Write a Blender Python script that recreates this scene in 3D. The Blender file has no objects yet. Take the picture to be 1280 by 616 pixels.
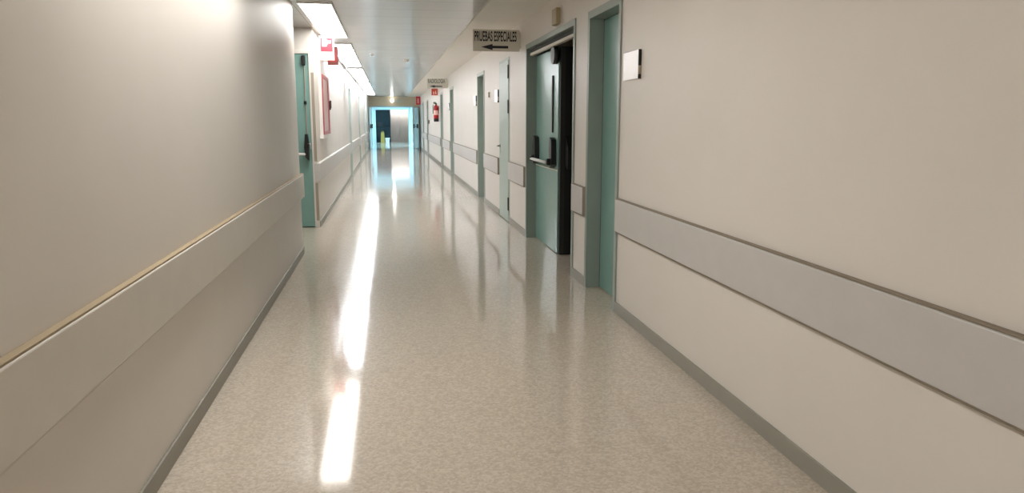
import bpy, bmesh, math
from mathutils import Vector, Matrix
PI = math.pi
S = bpy.context.scene
COL = S.collection

# ------------------------------------------------------------------ materials
def lin(r, g, b):
    f = lambda c: (c/255/12.92) if c/255 <= .04045 else ((c/255+.055)/1.055)**2.4
    return (f(r), f(g), f(b), 1)

def mat(name, rgb, rough=.5, spec=.5, metal=0, noise=0, scale=8, bump=0, bscale=60, coat=0):
    m = bpy.data.materials.new(name); m.use_nodes = True
    nt = m.node_tree; b = nt.nodes['Principled BSDF']
    c = lin(*rgb)
    b.inputs['Roughness'].default_value = rough
    b.inputs['Specular IOR Level'].default_value = spec
    b.inputs['Metallic'].default_value = metal
    b.inputs['Coat Weight'].default_value = coat
    tc = nt.nodes.new('ShaderNodeTexCoord')
    n = nt.nodes.new('ShaderNodeTexNoise'); n.inputs['Scale'].default_value = scale
    n.inputs['Detail'].default_value = 4
    nt.links.new(tc.outputs['Object'], n.inputs['Vector'])
    r = nt.nodes.new('ShaderNodeValToRGB')
    k = max(noise, .01)
    r.color_ramp.elements[0].position = .3; r.color_ramp.elements[1].position = .7
    r.color_ramp.elements[0].color = (c[0]*(1-k), c[1]*(1-k), c[2]*(1-k), 1)
    r.color_ramp.elements[1].color = (min(1, c[0]*(1+k)), min(1, c[1]*(1+k)), min(1, c[2]*(1+k)), 1)
    nt.links.new(n.outputs['Fac'], r.inputs['Fac'])
    nt.links.new(r.outputs['Color'], b.inputs['Base Color'])
    if bump:
        n2 = nt.nodes.new('ShaderNodeTexNoise'); n2.inputs['Scale'].default_value = bscale
        nt.links.new(tc.outputs['Object'], n2.inputs['Vector'])
        bp = nt.nodes.new('ShaderNodeBump'); bp.inputs['Strength'].default_value = bump
        bp.inputs['Distance'].default_value = .002
        nt.links.new(n2.outputs['Fac'], bp.inputs['Height'])
        nt.links.new(bp.outputs['Normal'], b.inputs['Normal'])
    return m

def emit(name, rgb, strength):
    m = bpy.data.materials.new(name); m.use_nodes = True
    nt = m.node_tree; b = nt.nodes['Principled BSDF']
    b.inputs['Base Color'].default_value = lin(*rgb)
    b.inputs['Emission Color'].default_value = lin(*rgb)
    b.inputs['Emission Strength'].default_value = strength
    return m

def floor_mat():
    m = bpy.data.materials.new('speckled vinyl'); m.use_nodes = True
    nt = m.node_tree; L = nt.links; b = nt.nodes['Principled BSDF']
    tc = nt.nodes.new('ShaderNodeTexCoord')
    v = nt.nodes.new('ShaderNodeTexVoronoi'); v.inputs['Scale'].default_value = 90
    L.new(tc.outputs['Object'], v.inputs['Vector'])
    r = nt.nodes.new('ShaderNodeValToRGB'); e = r.color_ramp.elements
    e[0].position = 0; e[0].color = lin(*FLOOR_DARK); e[1].position = 1; e[1].color = lin(*FLOOR_LIGHT)
    x = e.new(.5); x.color = lin(*FLOOR_MID)
    sp = nt.nodes.new('ShaderNodeSeparateColor'); L.new(v.outputs['Color'], sp.inputs['Color'])
    L.new(sp.outputs['Red'], r.inputs['Fac'])
    n = nt.nodes.new('ShaderNodeTexNoise'); n.inputs['Scale'].default_value = 14; n.inputs['Detail'].default_value = 5
    L.new(tc.outputs['Object'], n.inputs['Vector'])
    mx = nt.nodes.new('ShaderNodeMix'); mx.data_type = 'RGBA'; mx.blend_type = 'MULTIPLY'
    mx.inputs['Factor'].default_value = .3
    L.new(r.outputs['Color'], mx.inputs['A']); L.new(n.outputs['Color'], mx.inputs['B'])
    r2 = nt.nodes.new('ShaderNodeValToRGB')
    r2.color_ramp.elements[0].position = .3; r2.color_ramp.elements[0].color = (.9, .9, .9, 1)
    r2.color_ramp.elements[1].position = .7; r2.color_ramp.elements[1].color = (1, 1, 1, 1)
    L.new(n.outputs['Fac'], r2.inputs['Fac']); L.new(r2.outputs['Color'], mx.inputs['B'])
    L.new(mx.outputs['Result'], b.inputs['Base Color'])
    n3 = nt.nodes.new('ShaderNodeTexNoise'); n3.inputs['Scale'].default_value = 3
    L.new(tc.outputs['Object'], n3.inputs['Vector'])
    mr = nt.nodes.new('ShaderNodeMapRange'); mr.inputs['To Min'].default_value = .065; mr.inputs['To Max'].default_value = .10
    L.new(n3.outputs['Fac'], mr.inputs['Value']); L.new(mr.outputs['Result'], b.inputs['Roughness'])
    b.inputs['Specular IOR Level'].default_value = .3
    return m

def tile_mat():
    m = bpy.data.materials.new('enamelled ceiling panels'); m.use_nodes = True
    nt = m.node_tree; L = nt.links; b = nt.nodes['Principled BSDF']
    tc = nt.nodes.new('ShaderNodeTexCoord')
    br = nt.nodes.new('ShaderNodeTexBrick'); br.offset = 0
    br.inputs['Scale'].default_value = 1; br.inputs['Brick Width'].default_value = 1.94
    br.inputs['Row Height'].default_value = .6; br.inputs['Mortar Size'].default_value = .004
    br.inputs['Color1'].default_value = lin(200, 199, 197); br.inputs['Color2'].default_value = lin(197, 196, 194)
    br.inputs['Mortar'].default_value = lin(150, 142, 132)
    mp = nt.nodes.new('ShaderNodeMapping'); mp.inputs['Location'].default_value = (.915, 0, 0)
    L.new(tc.outputs['Object'], mp.inputs['Vector']); L.new(mp.outputs['Vector'], br.inputs['Vector'])
    L.new(br.outputs['Color'], b.inputs['Base Color'])
    b.inputs['Roughness'].default_value = .22
    b.inputs['Specular IOR Level'].default_value = .5
    return m

def glass_mat():
    m = bpy.data.materials.new('window glass'); m.use_nodes = True
    nt = m.node_tree; L = nt.links
    for n in list(nt.nodes):
        if n.type == 'BSDF_PRINCIPLED': nt.nodes.remove(n)
    out = [n for n in nt.nodes if n.type == 'OUTPUT_MATERIAL'][0]
    t = nt.nodes.new('ShaderNodeBsdfTransparent'); t.inputs['Color'].default_value = (.9, .97, .98, 1)
    g = nt.nodes.new('ShaderNodeBsdfGlossy'); g.inputs['Roughness'].default_value = .02
    fr = nt.nodes.new('ShaderNodeFresnel'); mx = nt.nodes.new('ShaderNodeMixShader')
    L.new(fr.outputs['Fac'], mx.inputs['Fac']); L.new(t.outputs['BSDF'], mx.inputs[1]); L.new(g.outputs['BSDF'], mx.inputs[2])
    L.new(mx.outputs['Shader'], out.inputs['Surface'])
    return m

FLOOR_DARK, FLOOR_MID, FLOOR_LIGHT = (176, 166, 152), (186, 176, 162), (196, 187, 174)
M = dict(
    wall=mat('cream satin wall paint', (217, 212, 205), .42, .22, noise=.015, scale=2, bump=.05, bscale=40),
    strip=mat('white plaster soffit', (234, 230, 224), .7, .3, noise=.015),
    tile=tile_mat(), floor=floor_mat(),
    rail=mat('grey bumper vinyl', (194, 191, 188), .45, .4, noise=.02, bump=.1, bscale=200),
    railedge=mat('taupe rail edging', (128, 116, 98), .5),
    railleft=mat('bumper vinyl in cream shade', (206, 201, 192), .45, .4, noise=.02, bump=.1, bscale=200),  # same grey vinyl, the left side's cream shade put into the colour
    railtan=mat('tan rail edging', (160, 144, 118), .6, .2),
    frame_lit=mat('lit copy of door frame steel', (166, 174, 166), .4, .5, noise=.02),  # same frame steel, lightened to paint in the lamp light further along
    base=mat('grey green skirting vinyl', (146, 144, 134), .45, .5, noise=.02),
    frame=mat('grey green door frame steel', (136, 148, 141), .4, .5, noise=.02),
    leaf=mat('teal door leaf laminate', (124, 163, 156), .27, .5, noise=.02),
    pale=mat('pale grey green door leaf', (166, 182, 174), .4, .5, noise=.02),
    seal=mat('black rubber seal', (30, 32, 30), .7),
    black=mat('black plastic', (16, 17, 17), .45),
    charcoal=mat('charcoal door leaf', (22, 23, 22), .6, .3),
    steel=mat('brushed steel', (190, 190, 188), .3, .5, 1),
    white=mat('white plastic', (238, 235, 232), .35),
    plate=mat('bright white sign acrylic', (252, 252, 252), .25),
    bar=mat('white metal push bar', (225, 225, 222), .3),
    silver=mat('silver sign panel', (212, 207, 196), .5, .4),
    navy=mat('navy lettering', (20, 19, 30), .5),
    greytext=mat('grey lettering', (96, 96, 92), .5),
    red=mat('signal red enamel', (176, 24, 32), .35),
    signred=mat('sign red print', (214, 44, 62), .4),
    orange=mat('orange red sign print', (206, 70, 44), .45),
    pink=mat('pale pink sign sheet', (240, 196, 188), .45),
    brown=mat('dark red sign board', (132, 56, 42), .5),
    pinkpane=mat('pink tinted cabinet pane', (206, 160, 158), .3),
    cabred=mat('faded red cabinet enamel', (176, 88, 88), .4),
    yellow=mat('yellow plastic', (150, 122, 46), .5),
    tan=mat('tan plastic box', (168, 154, 122), .5),
    guard=mat('taupe corner shade', (158, 148, 134), .5),  # stands for shade on the corner strip; plain taupe plastic elsewhere
    endwall=mat('tan wall paint', (222, 206, 180), .5, noise=.02),
    winframe=mat('white frame with daylight tint', (206, 226, 230), .4),  # white parts, with the cyan of the daylight put into their colour
    dkteal=mat('dark teal lobby door', (24, 34, 38), .6, .2),
    liftdoor=mat('grey beige lift door', (176, 170, 166), .4, .5, noise=.02),
    ground=mat('pale concrete outside', (190, 192, 190), .8, noise=.1, scale=2),
    lamp=emit('lit lamp diffuser', (255, 252, 248), 9.0),
    lampcool=emit('lit cool white lamp diffuser', (244, 248, 255), 10.5),
    bulb=emit('lit emergency lens', (255, 255, 250), 18.0),
    glass=glass_mat(),
)

# ------------------------------------------------------------------ mesh building
class MB:
    def __init__(self): self.bm = bmesh.new()
    def box(self, x0, x1, y0, y1, z0, z1, bev=0, mtx=None):
        r = bmesh.ops.create_cube(self.bm, size=1)
        vs = r['verts']
        for v in vs:
            v.co = Vector(((x0+x1)/2+v.co.x*(x1-x0), (y0+y1)/2+v.co.y*(y1-y0), (z0+z1)/2+v.co.z*(z1-z0)))
        if bev:
            es = list({e for v in vs for e in v.link_edges})
            g = bmesh.ops.bevel(self.bm, geom=es, offset=bev, segments=2, profile=.5, affect='EDGES')
            vs = list({v for f in g['faces'] for v in f.verts} | {v for v in vs if v.is_valid})
        if mtx is not None:
            for v in vs: v.co = mtx @ v.co
        return self
    def lathe(self, prof, c, axis='z', n=28):
        rings = []
        for r, h in prof:
            ring = []
            for i in range(n):
                a = 2*PI*i/n; p = (r*math.cos(a), r*math.sin(a), h)
                if axis == 'y': p = (p[0], p[2], p[1])
                if axis == 'x': p = (p[2], p[0], p[1])
                ring.append(self.bm.verts.new((c[0]+p[0], c[1]+p[1], c[2]+p[2])))
            rings.append(ring)
        for a, b in zip(rings, rings[1:]):
            for i in range(n): self.bm.faces.new((a[i], a[(i+1) % n], b[(i+1) % n], b[i]))
        self.bm.faces.new(rings[0][::-1]); self.bm.faces.new(rings[-1])
        return self
    def tube(self, pts, r, n=12):
        pts = [Vector(p) for p in pts]; rings = []
        for i, p in enumerate(pts):
            d = (pts[min(i+1, len(pts)-1)]-pts[max(i-1, 0)]).normalized()
            u = d.cross(Vector((0, 0, 1)) if abs(d.z) < .9 else Vector((1, 0, 0))).normalized(); w = d.cross(u)
            rings.append([self.bm.verts.new(p+r*(math.cos(2*PI*k/n)*u+math.sin(2*PI*k/n)*w)) for k in range(n)])
        for a, b in zip(rings, rings[1:]):
            for i in range(n): self.bm.faces.new((a[i], a[(i+1) % n], b[(i+1) % n], b[i]))
        self.bm.faces.new(rings[0][::-1]); self.bm.faces.new(rings[-1])
        return self
    def prism_y(self, poly, y0, y1):            # polygon in x-z pushed along y
        a = [self.bm.verts.new((x, y0, z)) for x, z in poly]; b = [self.bm.verts.new((x, y1, z)) for x, z in poly]
        n = len(poly)
        for i in range(n): self.bm.faces.new((a[i], a[(i+1) % n], b[(i+1) % n], b[i]))
        self.bm.faces.new(a[::-1]); self.bm.faces.new(b)
        return self
    def prism_x(self, poly, x0, x1):            # polygon in y-z pushed along x
        a = [self.bm.verts.new((x0, y, z)) for y, z in poly]; b = [self.bm.verts.new((x1, y, z)) for y, z in poly]
        n = len(poly)
        for i in range(n): self.bm.faces.new((a[i], a[(i+1) % n], b[(i+1) % n], b[i]))
        self.bm.faces.new(a[::-1]); self.bm.faces.new(b)
        return self
    def build(self, name, m, parent=None, label=None, smooth=False):
        off = Vector((0, 0, 0)); p = parent
        while p: off += p.location; p = p.parent
        bmesh.ops.recalc_face_normals(self.bm, faces=self.bm.faces[:])
        if parent is None and smooth is not None:
            pass
        for v in self.bm.verts: v.co -= off
        me = bpy.data.meshes.new(name); 
        if smooth:
            for f in self.bm.faces: f.smooth = len(f.verts) == 4
        self.bm.to_mesh(me); self.bm.free()
        me.materials.append(M[m])
        o = bpy.data.objects.new(name, me); COL.objects.link(o); o.parent = parent
        if label: o['label'] = label
        return o

def struct(name, mb, m, label=None):
    o = mb.build(name, m); o['kind'] = 'structure'
    if label: o['label'] = label
    return o
def sempty(name, loc, label=None):
    o = bpy.data.objects.new(name, None); o.location = loc; o.empty_display_size = .1; COL.objects.link(o)
    o['kind'] = 'structure'
    if label: o['label'] = label
    return o
def thing(name, loc, label, cat, group=None):
    o = bpy.data.objects.new(name, None); o.location = loc; o.empty_display_size = .1; COL.objects.link(o)
    o['label'] = label; o['category'] = cat
    if group: o['group'] = group
    return o
def text_mesh(name, body, x0, x1, z0, z1, y, m, parent):    # capitals standing on a sign face that looks towards -y
    cu = bpy.data.curves.new(name, 'FONT'); cu.body = body; cu.extrude = .0008; cu.offset = .02
    t = bpy.data.objects.new(name, cu); COL.objects.link(t)
    bpy.context.view_layer.update()
    me = bpy.data.meshes.new_from_object(t.evaluated_get(bpy.context.evaluated_depsgraph_get()))
    bpy.data.objects.remove(t)
    xs = [v.co.x for v in me.vertices]; ys = [v.co.y for v in me.vertices]
    off = Vector((0, 0, 0)); p = parent
    while p: off += p.location; p = p.parent
    for v in me.vertices:
        X = x0+(v.co.x-min(xs))/(max(xs)-min(xs))*(x1-x0); Z = z0+(v.co.y-min(ys))/(max(ys)-min(ys))*(z1-z0)
        v.co = Vector((X, y-v.co.z, Z))-off
    me.materials.clear(); me.materials.append(M[m])
    o = bpy.data.objects.new(name, me); COL.objects.link(o); o.parent = parent
    return o

# ------------------------------------------------------------------ the corridor
XL, XR, ZC, YB, YE = -.915, 1.63, 2.56, -4.0, 39.0
REC0, REC1 = 8.12, 10.15                       # side recess in the left wall
# right-hand openings: (y0, y1, ztop) are outer edges of the door frames
RD = dict(A=(5.21, 6.10, 2.257), B=(6.53, 8.90, 2.265), C=(10.15, 11.08, 2.235), D=(12.82, 13.82, 2.22), E=(18.90, 19.90, 2.22),
          F=(22.55, 23.55, 2.22), G=(30.6, 31.6, 2.22), H=(34.4, 35.4, 2.22))
LD = dict(J=(18.9, 19.9, 2.22), K=(25.2, 26.2, 2.22), L=(31.4, 32.4, 2.22))
XRO, XLO = 1.85, -1.115

b = MB()
ys = YB
for k, (a, c, z) in RD.items():
    b.box(XR, XRO, ys, a, 0, ZC); b.box(XR, XRO, a, c, z, ZC); ys = c
b.box(XR, XRO, ys, YE, 0, ZC)
struct('wall_right', b, 'wall')
b = MB()
b.box(XLO, XL, YB, REC0, 0, ZC)
b.box(-.953, XL, REC1, REC1+.16, 0, ZC)
ys = REC1+.16
for k, (a, c, z) in LD.items():
    b.box(XLO, XL, ys, a, 0, ZC); b.box(XLO, XL, a, c, z, ZC); ys = c
b.box(XLO, XL, ys, YE, 0, ZC)
struct('wall_left', b, 'wall')
struct('wall_back', MB().box(-3.35, 4.75, YB-.15, YB, 0, ZC), 'wall')
# recess walls: far wall (door wall), end wall, near wall
b = MB().box(-3.2, -2.05, REC1, REC1+.15, 0, ZC).box(-2.05, -.953, REC1, REC1+.15, 2.28, ZC)
struct('wall_recess', b, 'wall')
struct('wall_recess_side', MB().box(-3.34, -3.2, REC0-.15, REC1+.15, 0, ZC), 'wall')
struct('wall_recess_near', MB().box(-3.2, XLO, REC0-.15, REC0, 0, ZC), 'wall')
# unlit room behind the double door
b = MB().box(XRO, 4.6, 5.9, 6.05, 0, ZC).box(XRO, 4.6, 9.4, 9.55, 0, ZC).box(4.6, 4.75, 5.9, 9.55, 0, ZC)
struct('wall_side_room', b, 'wall')
# end wall with the wide opening into the glazed link
b = MB().box(-3.35, -.80, YE, YE+.18, 0, ZC).box(1.33, 4.75, YE, YE+.18, 0, ZC).box(-.80, 1.33, YE, YE+.18, 2.10, ZC)
struct('wall_end', b, 'endwall')
struct('wall_lightstop_left', MB().box(-3.5, -3.35, YB-.15, YE+.18, 0, ZC+.1), 'wall')  # unseen wall added to stop daylight leaking in round the doors
struct('wall_lightstop_right', MB().box(4.75, 4.9, YB-.15, YE+.18, 0, ZC+.1), 'wall')  # added likewise on the other side, out of view, to block daylight
struct('floor', MB().box(-3.35, 4.75, YB, 52.5, -.1, 0), 'floor')
b = MB().box(-3.35, 1.02, YB, YE, ZC, ZC+.1)
struct('ceiling', b, 'tile')
b = MB().box(1.02, 4.75, YB, YE, ZC, ZC+.1)
struct('ceiling_strip', b, 'strip')
struct('trim_1', MB().box(1.012, 1.028, YB, YE, ZC-.006, ZC), 'silver')
# skirting
b = MB(); ys = YB
for k, (a, c, z) in RD.items():
    b.box(XR-.012, XR, ys, a, 0, .082, .003); ys = c
b.box(XR-.012, XR, ys, YE, 0, .082, .003)
struct('baseboard_right', b, 'base')
b = MB(); b.box(XL, XL+.012, YB, REC0, 0, .082, .003); ys = REC1
for k, (a, c, z) in LD.items():
    b.box(XL, XL+.012, ys, a, 0, .082, .003); ys = c
b.box(XL, XL+.012, ys, YE, 0, .082, .003)
struct('baseboard_left', b, 'base')

# ------------------------------------------------------------------ doors
def lever(parent, x, y, z, s, way, m='steel'):     # s: side it sticks out to (-1 = towards -x); way: +-1 along y
    b = MB().lathe([(.025, 0), (.025, .008)], (x if s > 0 else x-.008, y, z), 'x')
    b.tube([(x, y, z), (x+s*.045, y, z), (x+s*.05, y+way*.012, z), (x+s*.05, y+way*.12, z)], .009)
    b.lathe([(.022, 0), (.022, .006)], (x if s > 0 else x-.006, y, z-.075), 'x')
    b.build('handle', m, parent, smooth=True)

def recessed_door(num, y0, y1, zt, side, label, leafmat='leaf'):
    """side=+1 right wall, -1 left wall. steel frame, leaf set back in the reveal"""
    xw = XR if side > 0 else XL
    X = lambda d: xw+side*d
    d = sempty('door_%d' % num, (X(.1), (y0+y1)/2, 0), label)
    fr = MB()
    def bx(d0, d1, a, c, z0, z1, bev=.003): 
        p, q = sorted((X(d0), X(d1))); fr.box(p, q, a, c, z0, z1, bev)
    bx(-.012, .20, y0, y0+.055, 0, zt); bx(-.012, .20, y1-.055, y1, 0, zt); bx(-.012, .20, y0+.055, y1-.055, zt-.06, zt)
    f = fr.build('frame', 'frame' if num == 1 else 'frame_lit', d)
    p, q = sorted((X(.108), X(.150)))
    lf = MB().box(p, q, y0+.064, y1-.064, .008, zt-.066, .003).build('leaf', leafmat, d)
    sl = MB()
    p, q = sorted((X(.1075), X(.125)))
    sl.box(p, q, y1-.066, y1-.0555, .008, zt-.062); sl.box(p, q, y0+.0555, y0+.066, .008, zt-.062)
    sl.build('seal', 'seal', d)
    lever(lf, X(.108), y0+.13, 1.03, -side, 1)
    return d

def build_double_door():
    y0, y1, zt = RD['B']
    d = sempty('door_2', (XR+.1, (y0+y1)/2, 0), 'grey green double door with black push-bar gear, near leaf open onto darkness')
    f = MB().box(XR-.012, 1.85, y0, y0+.055, 0, zt, .003).box(XR-.012, 1.85, y1-.055, y1, 0, zt, .003)
    f.box(XR-.012, 1.85, y0+.055, y1-.055, zt-.055, zt, .003).build('frame', 'frame', d)
    MB().box(1.66, 1.70, y0+.06, y1-.06, 2.135, 2.165, .004).build('track', 'silver', d, 'pale closer rail under the frame head')
    MB().box(1.672, 1.70, y0+.06, y1-.06, 2.166, 2.209).build('seal', 'seal', d)
    lf = MB().box(1.735, 1.785, 7.665, 8.84, .008, 2.13, .003).build('leaf', 'leaf', d, 'closed teal far leaf')
    # push bar on the closed leaf
    bar = MB().tube([(1.655, 8.72, .955), (1.655, 7.86, .955)], .017, 14).build('push_bar', 'bar', lf, 'white push bar', smooth=True)
    k = MB()
    for yc in (8.70, 7.79):
        k.prism_x([(yc-.07, .94), (yc+.04, .90), (yc+.07, 1.10), (yc+.03, 1.22), (yc-.05, 1.20)], 1.68, 1.734)
        k.box(1.64, 1.70, yc-.025, yc+.025, .93, 1.0, .006)
    k.build('push_bar_mount', 'black', lf, 'black push bar bracket')
    k = MB().box(1.72, 1.735, 7.885, 7.925, 1.27, 1.86, .004)
    k.build('vision_slot', 'black', lf, 'tall narrow dark slot')
    MB().lathe([(.09, 0), (.09, .05), (.07, .06)], (1.675, 7.69, 2.05), 'x').build('closer', 'black', lf, 'round black closer', smooth=True)
    MB().box(1.7335, 1.735, 7.67, 8.835, .875, .885).build('kick_plate_edge', 'silver', lf)
    # dark leaf standing into the room, seen in the gap
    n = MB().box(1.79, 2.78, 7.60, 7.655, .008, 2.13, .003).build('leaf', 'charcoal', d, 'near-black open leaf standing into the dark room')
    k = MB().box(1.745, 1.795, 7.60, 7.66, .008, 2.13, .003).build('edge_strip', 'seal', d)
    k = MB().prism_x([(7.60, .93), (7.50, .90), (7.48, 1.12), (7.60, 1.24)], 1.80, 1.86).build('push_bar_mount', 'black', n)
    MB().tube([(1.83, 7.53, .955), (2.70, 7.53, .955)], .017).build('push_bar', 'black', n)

recessed_door(1, *RD['A'], 1, 'nearest teal door on the right wall in a grey green frame')
build_double_door()
# flush pale door with lever and black hinges
y0, y1, zt = RD['C']
d = sempty('door_3', (XR, (y0+y1)/2, 0), 'pale grey green flush door with black hinges beyond the double door')
MB().box(XR-.006, XRO, y0, y0+.04, 0, zt, .002).box(XR-.006, XRO, y1-.04, y1, 0, zt, .002).box(XR-.006, XRO, y0+.04, y1-.04, zt-.04, zt, .002).build('frame', 'pale', d)
lf = MB().box(XR-.012, XR+.035, y0+.043, y1-.043, .01, zt-.043, .003).build('leaf', 'pale', d)
lever(lf, XR-.012, y1-.12, 1.03, -1, -1)
for z in (2.04, 1.58, .26):
    MB().box(XR-.024, XR-.0125, y0+.02, y0+.062, z-.09, z+.09, .004).build('hinge', 'black', d)
recessed_door(4, *RD['D'], 1, 'recessed door on the right wall just past the pale flush door')
recessed_door(5, *RD['E'], 1, 'recessed door on the right wall midway down the corridor')
recessed_door(6, *RD['F'], 1, 'recessed door on the right wall just before the fire extinguisher')
recessed_door(7, *RD['G'], 1, 'recessed door on the right wall beyond the fire extinguisher')
recessed_door(8, *RD['H'], 1, 'last recessed door on the right wall')
recessed_door(9, *LD['J'], -1, 'first recessed door on the left wall past the hose cabinet')
recessed_door(10, *LD['K'], -1, 'second recessed door on the left wall past the hose cabinet')
recessed_door(11, *LD['L'], -1, 'last recessed door on the left wall')

# teal door facing the camera in the left recess
d = sempty('door_12', (-1.5, REC1, 0), 'teal fire door with black push bar gear in the left recess')
f = MB().box(-.975, -.953, REC1-.012, REC1+.14, 0, 2.28, .003).box(-2.05, -2.0, REC1-.012, REC1+.14, 0, 2.28, .003)
f.box(-2.0, -.975, REC1-.012, REC1+.14, 2.235, 2.28, .003).build('frame', 'wall', d)
lf = MB().box(-1.998, -.9755, REC1+.01, REC1+.06, .008, 2.233, .003).build('leaf', 'leaf', d)
MB().tube([(-1.93, REC1-.075, .965), (-1.050, REC1-.075, .965)], .018).build('push_bar', 'bar', lf, 'white push bar', smooth=True)
k = MB().prism_y([(-1.055, .93), (-1.010, .88), (-1.005, 1.10), (-1.020, 1.22), (-1.050, 1.22), (-1.065, 1.05)], REC1-.09, REC1+.0095)
k.prism_y([(-1.97, .93), (-1.91, .93), (-1.91, 1.15), (-1.97, 1.15)], REC1-.09, REC1+.0095)
k.build('push_bar_mount', 'black', lf, 'black push bar lock case')
MB().tube([(-1.030, REC1-.005, 1.2), (-1.030, REC1-.005, 2.1)], .007).build('rod', 'guard', lf)
MB().box(-1.055, -1.010, REC1-.05, REC1+.0095, 2.09, 2.21, .008).build('top_latch', 'black', lf)
MB().box(-1.050, -1.015, REC1-.03, REC1+.0095, 1.60, 1.64, .006).build('rod_guide', 'black', lf)
MB().tube([(-1.015, REC1-.09, 1.10), (-0.985, REC1-.10, 1.10), (-0.980, REC1-.10, 1.03)], .008).build('key_lever', 'steel', lf, smooth=True)

# ------------------------------------------------------------------ wall bumper rails
def rail(y0, y1, side, label, z0=.60, z1=.848, th=.032, wrap=False):
    xw = XR if side > 0 else XL
    X = lambda d: xw-side*d
    t = thing('wall_bumper_rail', (xw, (y0+y1)/2, z0), label, 'bumper rail', 'bumper rails along the right wall' if side > 0 else 'bumper rails along the left wall')
    p, q = sorted((X(.004), X(th)))
    b = MB().box(p, q, y0+.006, y1-.006, z0+.008, z1-.008, .006)
    if wrap: b.box(-.951, X(.033), y0-.026, y0+.02, z0+.008, z1-.008, .006)
    b.build('panel', 'rail' if side > 0 or wrap or y0 > 9 else 'railleft', t)
    p, q = sorted((X(.0005), X(th-.004)))
    e = MB().box(p, q, y0+.006, y1-.006, z1-.0075, z1, .002); e.build('edge_strip', 'railedge' if side > 0 else 'railtan' if y0 < 0 else 'railleft', t)
    e = MB().box(p, q, y0+.006, y1-.006, z0, z0+.0075, .002); e.build('edge_strip', 'railedge' if side > 0 else 'railleft', t)
    p, q = sorted((X(.0005), X(th-.001)))
    if not wrap: MB().box(p, q, y0, y0+.0055, z0, z1, .002).build('end_cap', 'guard' if side > 0 else 'rail', t)
    MB().box(p, q, y1-.0055, y1, z0, z1, .002).build('end_cap', 'rail', t)

rail(YB+.02, 5.19, 1, 'long grey bumper rail on the right wall in the foreground')
rail(6.115, 6.515, 1, 'short block of bumper rail between the nearest door and the double door')
rail(8.925, 10.125, 1, 'bumper rail between the double door and the pale flush door')
rail(11.105, 12.795, 1, 'bumper rail between the pale flush door and the next recessed door')
rail(13.845, 18.875, 1, 'long bumper rail past the second recessed door on the right wall')
rail(19.925, 22.525, 1, 'bumper rail on the right wall between the two mid-corridor recessed doors')
rail(23.575, 30.575, 1, 'pale bumper rail running under the fire extinguisher')
rail(31.625, 34.375, 1, 'distant bumper rail between the last two doors of the right wall')
rail(YB+.02, 8.19, -1, 'long bumper rail on the left wall in the foreground ending at the recess')
rail(10.16, 18.875, -1, 'bumper rail on the left wall under the red hose cabinet, wrapped round the corner', wrap=True)
rail(19.925, 25.175, -1, 'bumper rail on the left wall past the first recessed door')
rail(26.225, 31.375, -1, 'distant bumper rail on the left wall between the last two recessed doors')
rail(32.425, 37.6, -1, 'farthest bumper rail on the left wall before the bright doorway')

# taupe strip painting in the shade of the wall end at the recess
t = MB().box(-.952, -.9155, REC1-.0045, REC1-.0005, .09, .59, .001).box(-.952, -.9155, REC1-.0045, REC1-.0005, .87, 2.0, .001)
o = t.build('corner_shade', 'guard'); o['label'] = 'taupe strip standing in for shade on the left wall corner beside the teal recess door'; o['category'] = 'corner shade'

# ------------------------------------------------------------------ ceiling lights
ords = ['unseen fill light added behind the camera', 'ceiling light nearest the camera, above the foreground left wall', 'large bright ceiling light strip at top left above the red fire sign',
        'second bright ceiling light strip beyond the red fire sign', 'third ceiling light strip along the left wall', 'fourth ceiling light strip along the left wall', 'last ceiling light strip before the bright doorway']
for (a, c), lb in zip([(-3.6, -.1), (2.4, 5.1), (8.0, 11.15), (12.1, 17.0), (17.8, 23.4), (24.2, 29.6), (30.4, 35.8)], ords):  # first strip is added as fill, lengthened to brighten the near right wall
    t = thing('ceiling_light', (-.685, (a+c)/2, ZC), lb, 'ceiling light', 'ceiling light strips along the left edge')
    f = MB().box(-.86, -.842, a-.02, c+.02, ZC-.022, ZC-.0005, .002).box(-.528, -.51, a-.02, c+.02, ZC-.022, ZC-.0005, .002)
    f.box(-.842, -.528, a-.02, a, ZC-.022, ZC-.0005).box(-.842, -.528, c, c+.02, ZC-.022, ZC-.0005)
    f.build('housing', 'white', t)
    MB().box(-.841, -.529, a+.001, c-.001, ZC-.018, ZC-.004).build('diffuser', 'lamp' if a < 10 else 'lampcool', t)

# ------------------------------------------------------------------ signs
def flag_sign(y, x0, x1, z0, z1, label, body, textmat, tz, az, tx):
    t = thing('hanging_sign', (x1, y, z0), label, 'sign')
    MB().box(x0, x1, y, y+.018, z0, z1, .003).build('panel', 'silver', t)
    text_mesh('lettering', body, tx[0], tx[1], tz[0], tz[1], y-.001, textmat, t)
    ax0, ax1, zc, h = az
    m = ax0+(ax1-ax0)*.42
    MB().prism_y([(ax0, zc), (m, zc+h), (m, zc+h*.42), (ax1, zc+h*.42), (ax1, zc-h*.42), (m, zc-h*.42), (m, zc-h)], y-.003, y-.0005).build('arrow', 'navy', t)
    MB().box(x1, XR-.0005, y+.002, y+.016, z0+.03, z1-.03).build('wall_mount', 'silver', t)
flag_sign(9.3, 1.045, 1.615, 2.222, 2.478, 'grey flag sign reading PRUEBAS ESPECIALES over a left arrow', 'PRUEBAS ESPECIALES', 'navy', (2.338, 2.458), (1.145, 1.475, 2.272, .036), (1.065, 1.578))
flag_sign(20.5, 1.075, 1.615, 2.235, 2.487, 'small distant grey flag sign with grey word and arrow above the orange sign', 'RADIOLOGIA', 'greytext', (2.365, 2.475), (1.13, 1.47, 2.285, .032), (1.10, 1.55))

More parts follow.
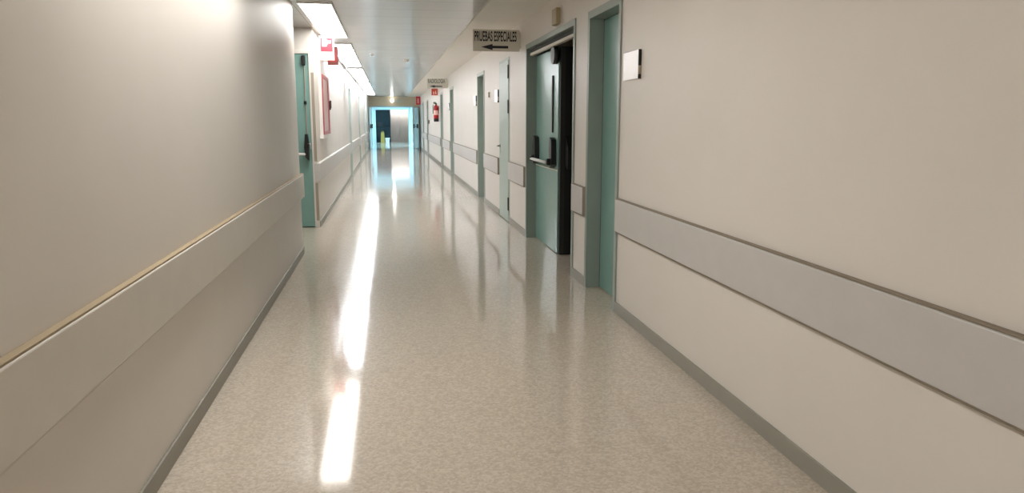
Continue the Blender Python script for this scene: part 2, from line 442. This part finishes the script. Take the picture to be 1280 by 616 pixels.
def pict(t, y, x0, x1, z0, z1, m):             # coloured square with a white hose pictogram on it
    MB().box(x0, x1, y-.002, y-.0003, z0, z1).build('pictogram_field', m, t)
    w, h = x1-x0, z1-z0
    p = MB().prism_y([(x0+.12*w, z0+.38*h), (x0+.5*w, z0+.38*h), (x0+.62*w, z0+.62*h), (x0+.88*w, z0+.62*h), (x0+.88*w, z0+.82*h), (x0+.62*w, z0+.82*h), (x0+.5*w, z0+.92*h), (x0+.12*w, z0+.92*h)], y-.004, y-.0025)
    p.build('pictogram', 'white', t)
t = thing('fire_sign', (XL, 10.3, 2.17), 'flag sign with red fire hose pictogram, coloured pale pink for the ceiling light on it', 'sign')
MB().box(-.845, -.655, 10.3, 10.312, 2.165, 2.475, .002).build('panel', 'pink', t)  # white sign face, its lit look put into the pale pink
pict(t, 10.3, -.825, -.675, 2.275, 2.445, 'signred')
MB().box(XL+.0005, -.845, 10.301, 10.311, 2.2, 2.44).build('wall_mount', 'white', t)
t = thing('fire_sign', (XL, 11.7, 2.22), 'dark red flag sign half hidden behind the pale pink fire sign', 'sign')
MB().box(-.845, -.69, 11.7, 11.716, 2.20, 2.47, .002).build('panel', 'brown', t)
MB().box(-.83, -.705, 11.698, 11.6997, 2.245, 2.45).build('pictogram_field', 'red', t)
MB().box(XL+.0005, -.845, 11.702, 11.712, 2.24, 2.44).build('wall_mount', 'white', t)
t = thing('fire_sign', (XR, 24.6, 2.18), 'small orange fire extinguisher flag sign under the distant grey sign', 'sign')
MB().box(1.42, 1.615, 24.6, 24.612, 2.18, 2.385, .002).build('panel', 'orange', t)
k = MB().prism_y([(1.47, 2.2), (1.50, 2.2), (1.50, 2.29), (1.47, 2.30)], 24.597, 24.5995).prism_y([(1.53, 2.22), (1.58, 2.22), (1.57, 2.27), (1.555, 2.34), (1.53, 2.28)], 24.597, 24.5995)
k.build('pictogram', 'pink', t)
MB().box(1.615, XR-.0005, 24.602, 24.610, 2.22, 2.35).build('wall_mount', 'white', t)
t = thing('fire_sign', (XR, 37.2, 2.13), 'red flag sign on the right beside the bright doorway', 'sign')
MB().box(1.40, 1.612, 37.2, 37.212, 2.13, 2.52, .002).build('panel', 'signred', t)
MB().prism_y([(1.47, 2.2), (1.52, 2.2), (1.52, 2.42), (1.495, 2.45), (1.47, 2.42)], 37.197, 37.1995).build('pictogram', 'pink', t)
MB().box(1.612, XR-.0005, 37.202, 37.210, 2.2, 2.45).build('wall_mount', 'white', t)

def plate(y0, y1, z0, z1, label, th=.02):
    t = thing('door_sign', (XR, (y0+y1)/2, z0), label, 'sign', 'door name plates on the right wall')
    MB().box(XR-th*.5, XR-.0005, y0+.03, y1-.03, z0+.02, z1-.02, .002).build('backing', 'guard', t)
    MB().box(XR-th, XR-th*.5, y0+.0125, y1, z0, z1, .003).build('plate', 'plate', t)
    h = z1-z0
    MB().box(XR-th, XR-.001, y0, y0+.012, z0+h*.45, z1, .001).build('side_cap', 'black', t)
    MB().box(XR-th, XR-.001, y0, y0+.012, z0+h*.16, z0+h*.445, .001).build('clip', 'guard', t)
    MB().box(XR-th, XR-.001, y0, y0+.012, z0, z0+h*.155, .001).build('side_cap', 'black', t)
plate(4.78, 5.11, 1.665, 1.85, 'white name plate with black side edge beside the nearest door')
plate(11.14, 11.46, 1.655, 1.84, 'white name plate with dark edge beside the pale flush door')
plate(13.95, 14.27, 1.655, 1.84, 'name plate just past the first recessed door beyond the pale flush door')
plate(20.05, 20.37, 1.655, 1.84, 'distant name plate beside the mid-corridor recessed door')

t = thing('alarm_box', (XR, 7.19, 2.28), 'small tan box high on the right wall above the double door', 'alarm')
MB().box(XR-.055, XR-.008, 7.10, 7.28, 2.285, 2.435, .008).build('cover', 'tan', t)
MB().box(XR-.008, XR-.0005, 7.09, 7.29, 2.275, 2.445, .002).build('back_plate', 'wall', t)
t = thing('wall_button', (XR, 12.2, 1.76), 'tiny beige box on the right wall between the pale door and the recessed door', 'switch')
MB().box(XR-.022, XR-.006, 12.16, 12.22, 1.76, 1.84, .004).build('cover', 'tan', t)
MB().box(XR-.006, XR-.0005, 12.15, 12.23, 1.75, 1.85, .001).build('back_plate', 'wall', t)
t = thing('wall_switch', (XR, 29.8, 1.26), 'small dark box on the right wall beyond the fire extinguisher', 'switch')
MB().box(XR-.06, XR-.008, 29.75, 29.87, 1.26, 1.40, .006).build('cover', 'greytext', t)
MB().box(XR-.008, XR-.0005, 29.73, 29.89, 1.24, 1.42, .001).build('back_plate', 'white', t)

# smoke detector and sprinkler
t = thing('smoke_detector', (.40, 15.2, ZC), 'round white smoke detector on the ceiling panels', 'smoke detector')
MB().lathe([(.055, -.012), (.06, -.0005)], (.40, 15.2, ZC), n=32).build('base', 'white', t, smooth=True)
MB().lathe([(.02, -.055), (.042, -.045), (.05, -.0125)], (.40, 15.2, ZC), n=32).build('head', 'white', t, smooth=True)
t = thing('sprinkler', (-.234, 13.9, ZC), 'small white sprinkler on the ceiling beside the light strips', 'sprinkler')
MB().lathe([(.04, -.008), (.045, -.0005)], (-.234, 13.9, ZC)).build('rosette', 'white', t, smooth=True)
MB().lathe([(.03, -.046), (.03, -.042), (.008, -.040), (.01, -.0085)], (-.234, 13.9, ZC)).build('nozzle', 'white', t, smooth=True)

# fire hose cabinet on the left wall
t = thing('fire_hose_cabinet', (XL, 11.4, 1.2), 'red fire hose cabinet with pink tinted pane on the left wall', 'fire hose cabinet')
y0, y1, z0, z1 = 10.75, 11.9, 1.2, 2.02
MB().box(XL+.0005, XL+.045, y0, y1, z0, z1, .004).build('box', 'white', t)
f = MB().box(XL+.0455, XL+.06, y0, y0+.06, z0, z1, .003).box(XL+.0455, XL+.06, y1-.22, y1, z0, z1, .003)
f.box(XL+.0455, XL+.06, y0+.06, y1-.22, z0, z0+.05, .003).box(XL+.0455, XL+.06, y0+.06, y1-.22, z1-.05, z1, .003)
dr = f.build('door', 'cabred', t)
MB().box(XL+.046, XL+.052, y0+.061, y1-.221, z0+.051, z1-.051).build('pane', 'pinkpane', dr)
MB().box(XL+.0605, XL+.08, y1-.1, y1-.06, 1.55, 1.68, .004).build('handle', 'black', dr)
MB().box(XL+.0005, XL+.05, 10.7, 11.5, 1.145, 1.199, .003).build('label_strip', 'white', t, 'white strip under the cabinet')
t = thing('fire_call_point', (XL, 12.26, 1.58), 'small red call point box beside the hose cabinet', 'alarm')
MB().box(XL+.0005, XL+.02, 12.2, 12.32, 1.575, 1.705, .003).build('back_box', 'red', t)
MB().box(XL+.0205, XL+.06, 12.205, 12.315, 1.58, 1.70, .006).build('cover', 'brown', t)

# fire extinguisher
cx, cy = 1.538, 24.3
t = thing('fire_extinguisher', (XR, cy, 1.36), 'red fire extinguisher with black base hanging on the right wall', 'fire extinguisher')
MB().lathe([(.07, 1.44), (.078, 1.45), (.078, 1.78), (.07, 1.83), (.03, 1.87), (.02, 1.875)], (cx, cy, 0)).build('cylinder', 'red', t, smooth=True)
MB().lathe([(.07, 1.35), (.08, 1.355), (.08, 1.449), (.0785, 1.4495)], (cx, cy, 0)).build('base', 'black', t, smooth=True)
MB().lathe([(.0786, 1.56), (.0792, 1.562), (.0792, 1.70), (.0786, 1.702)], (cx, cy, 0)).build('sticker', 'pink', t, 'pale sticker band')
v = MB().lathe([(.022, 1.876), (.022, 1.93)], (cx, cy, 0)); v.box(cx-.09, cx+.01, cy-.014, cy+.014, 1.93, 1.945, .003).box(cx-.08, cx, cy-.014, cy+.014, 1.955, 1.967, .003)
v.build('valve', 'black', t)
MB().tube([(cx+.02, cy, 1.9), (cx-.06, cy-.02, 1.92), (cx-.1, cy-.03, 1.85), (cx-.098, cy-.03, 1.6)], .012).build('hose', 'black', t, smooth=True)
MB().box(1.617, XR-.0005, cy-.03, cy+.03, 1.6, 1.85, .003).build('bracket', 'black', t)

# ------------------------------------------------------------------ far end: open fire doors, glazed link, lobby
# frame of the end opening
d = sempty('door_13', (.26, YE, 0), 'wide bright doorway with open fire doors at the corridor end')
MB().box(-.80, -.74, YE-.015, YE+.2, 0, 2.1, .003).box(1.27, 1.33, YE-.015, YE+.2, 0, 2.1, .003).box(-.74, 1.27, YE-.015, YE+.2, 2.03, 2.1, .003).build('frame', 'winframe', d)
def leaf(p, q, name, m, parent, label, bar_side):
    a = Vector((p[0], p[1], 0)); c = Vector((q[0], q[1], 0)); u = (c-a); L = u.length; ang = math.atan2(u.y, u.x)
    mt = Matrix.Translation(a) @ Matrix.Rotation(ang, 4, 'Z')
    o = MB().box(0, L, -.02, .02, .01, 2.02, .003, mt).build(name, m, parent, label)
    s = bar_side
    MB().box(.08, L-.08, s*.075-.015, s*.075+.015, 1.06, 1.10, .006, mt).build('push_bar', 'black', o)
    MB().box(.05, .12, min(s*.021, s*.09), max(s*.021, s*.09), 1.0, 1.2, .006, mt).box(L-.14, L-.05, min(s*.021, s*.09), max(s*.021, s*.09), 1.0, 1.2, .006, mt).build('push_bar_mount', 'black', o)
leaf((1.37, 38.93), (1.535, 37.9), 'leaf', 'frame', d, 'grey fire door leaf standing open on the right', -1)
leaf((-.80, 38.93), (-.85, 37.9), 'leaf', 'winframe', d, 'pale fire door leaf standing open on the left', 1)
# emergency light over it
t = thing('emergency_light', (.45, YE, 2.3), 'lit emergency light on the tan wall over the bright doorway', 'emergency light')
MB().box(.18, .78, YE-.05, YE-.0005, 2.28, 2.40, .008).build('housing', 'silver', t)
MB().lathe([(.07, 0), (.06, -.03)], (.26, YE-.051, 2.35), 'y').build('lens', 'bulb', t, 'bright white lamp', smooth=True)

# glazed link 39 -> 48
Y0, Y1, HL = YE+.18, 48.0, 2.16
struct('ceiling_link', MB().box(-1.2, 1.75, Y0, 52.4, HL, HL+.12), 'winframe')
def window(num, xa, xb):
    w = sempty('window_%d' % num, ((xa+xb)/2, (Y0+Y1)/2, 0))
    f = MB().box(xa, xb, Y0, Y1, 0, .12).box(xa, xb, Y0, Y1, HL-.08, HL)
    n = 5; st = (Y1-Y0)/n
    for i in range(n+1):
        yc = min(max(Y0+i*st, Y0+.04), Y1-.04); f.box(xa, xb, yc-.04, yc+.04, .12, HL-.08)
    f.build('window_frame', 'winframe', w)
    for i in range(n):
        a, c = Y0+i*st+.0405, Y0+(i+1)*st-.0405
        if i == 0: a = Y0+.0805
        if i == n-1: c = Y1-.0805
        MB().box((xa+xb)/2-.006, (xa+xb)/2+.006, a, c, .121, HL-.081).build('pane', 'glass', w)
window(1, -.95, -.85); window(2, 1.40, 1.50)
# lobby behind the link: dark door leaf on the left, lit lift front set back on the right
b = MB().box(-1.2, -.70, Y1, Y1+.15, 0, HL).box(1.30, 1.75, Y1, Y1+.15, 0, HL).box(-.70, 1.30, Y1, Y1+.15, 2.03, HL)
struct('wall_link_end', b, 'winframe')
b = MB().box(-1.2, -1.05, Y1+.15, 52.4, 0, HL).box(1.6, 1.75, Y1+.15, 52.4, 0, HL).box(-1.2, 1.75, 52.4, 52.55, 0, HL+.12)
struct('wall_lobby', b, 'wall')
d = sempty('door_14', (-.25, Y1, 0), 'dark teal door leaf beyond the bright glazed passage')
lf = MB().box(-.698, .20, Y1+.05, Y1+.10, .01, 2.025, .003).build('leaf', 'dkteal', d)
MB().box(-.62, -.30, Y1-.01, Y1+.049, 1.0, 1.25, .01).build('push_bar_mount', 'black', lf)
MB().tube([(-.6, Y1-.03, 1.02), (.1, Y1-.03, 1.02)], .02).build('push_bar', 'black', lf)
d = sempty('door_15', (.8, 51, 0), 'grey beige lift front set back beyond the glazed passage')
MB().box(.10, .78, 51.0, 51.05, .01, 2.1, .003).build('leaf', 'liftdoor', d)
MB().box(.79, 1.50, 51.0, 51.05, .01, 2.1, .003).build('leaf', 'liftdoor', d)
MB().box(-1.04, .095, 51.0, 51.06, 0, HL-.001).box(1.505, 1.599, 51.0, 51.06, 0, HL-.001).build('surround', 'liftdoor', d)
t = thing('ceiling_light', (.8, 50.7, HL), 'ceiling light in the lobby in front of the lift front', 'ceiling light')
MB().box(.05, 1.55, 50.5, 50.9, HL-.02, HL-.001, .002).build('housing', 'white', t)
MB().box(.07, 1.53, 50.52, 50.88, HL-.026, HL-.0205).build('diffuser', 'lamp', t)

# caution sign and bucket at the far door
t = thing('wet_floor_sign', (-.30, 47.3, 0), 'yellow A-shaped caution sign by the dark far door', 'caution sign')
for s, nm in ((-1, 'front_panel'), (1, 'rear_panel')):
    b = MB(); a = [(-.13, 0), (.13, 0), (.09, .66), (-.09, .66)]
    p0 = [b.bm.verts.new((-.30+x, 47.3+s*(.16-.22*z), z)) for x, z in a]; p1 = [b.bm.verts.new((-.30+x, 47.3+s*(.16-.22*z)+s*.012, z)) for x, z in a]
    b.bm.faces.new(p0); b.bm.faces.new(p1[::-1])
    for i in range(4): b.bm.faces.new((p0[i], p0[(i+1) % 4], p1[(i+1) % 4], p1[i]))
    b.build(nm, 'yellow', t)
MB().tube([(-.36, 47.3, .66), (-.36, 47.3, .72), (-.24, 47.3, .72), (-.24, 47.3, .66)], .012).build('grip', 'yellow', t)
t = thing('bucket', (-.02, 47.3, 0), 'small white bucket beside the yellow caution sign', 'bucket')
MB().lathe([(.10, 0), (.105, .005), (.14, .30), (.15, .30), (.15, .32), (.132, .32), (.09, .03)], (-.02, 47.3, 0)).build('pail', 'white', t, smooth=True)
MB().tube([(-.165, 47.3, .30), (-.15, 47.2, .24), (-.02, 47.12, .2), (.11, 47.2, .24), (.125, 47.3, .30)], .006).build('handle', 'steel', t, smooth=True)

# ground outside the link
struct('ground', MB().box(-40, -3.4, 20, 75, -.2, -.1).box(4.8, 40, 20, 75, -.2, -.1).box(-3.4, 4.8, 52.6, 75, -.2, -.1), 'ground')

# ------------------------------------------------------------------ daylight
w = bpy.data.worlds.new('World'); S.world = w; w.use_nodes = True
bg = w.node_tree.nodes['Background']; bg.inputs['Color'].default_value = (.55, .80, 1.0, 1); bg.inputs['Strength'].default_value = 7.0

# ------------------------------------------------------------------ camera
cam = bpy.data.cameras.new('camera'); co = bpy.data.objects.new('camera', cam); COL.objects.link(co)
cam.sensor_fit = 'HORIZONTAL'; cam.sensor_width = 36; cam.lens = 940/1280*36
cam.clip_start = .05; cam.clip_end = 300
co.location = (0, 0, 1.4)
co.rotation_euler = (math.radians(90-9.5414), 0, math.radians(-9.2947))
S.camera = co
S.view_settings.view_transform = 'Standard'; S.view_settings.look = 'None'
S.view_settings.exposure = .95; S.view_settings.gamma = 1; S.view_settings.use_curve_mapping = False
S.cycles.max_bounces = 14; S.cycles.diffuse_bounces = 8; S.cycles.glossy_bounces = 6; S.cycles.transparent_max_bounces = 12
S.cycles.sample_clamp_indirect = 6
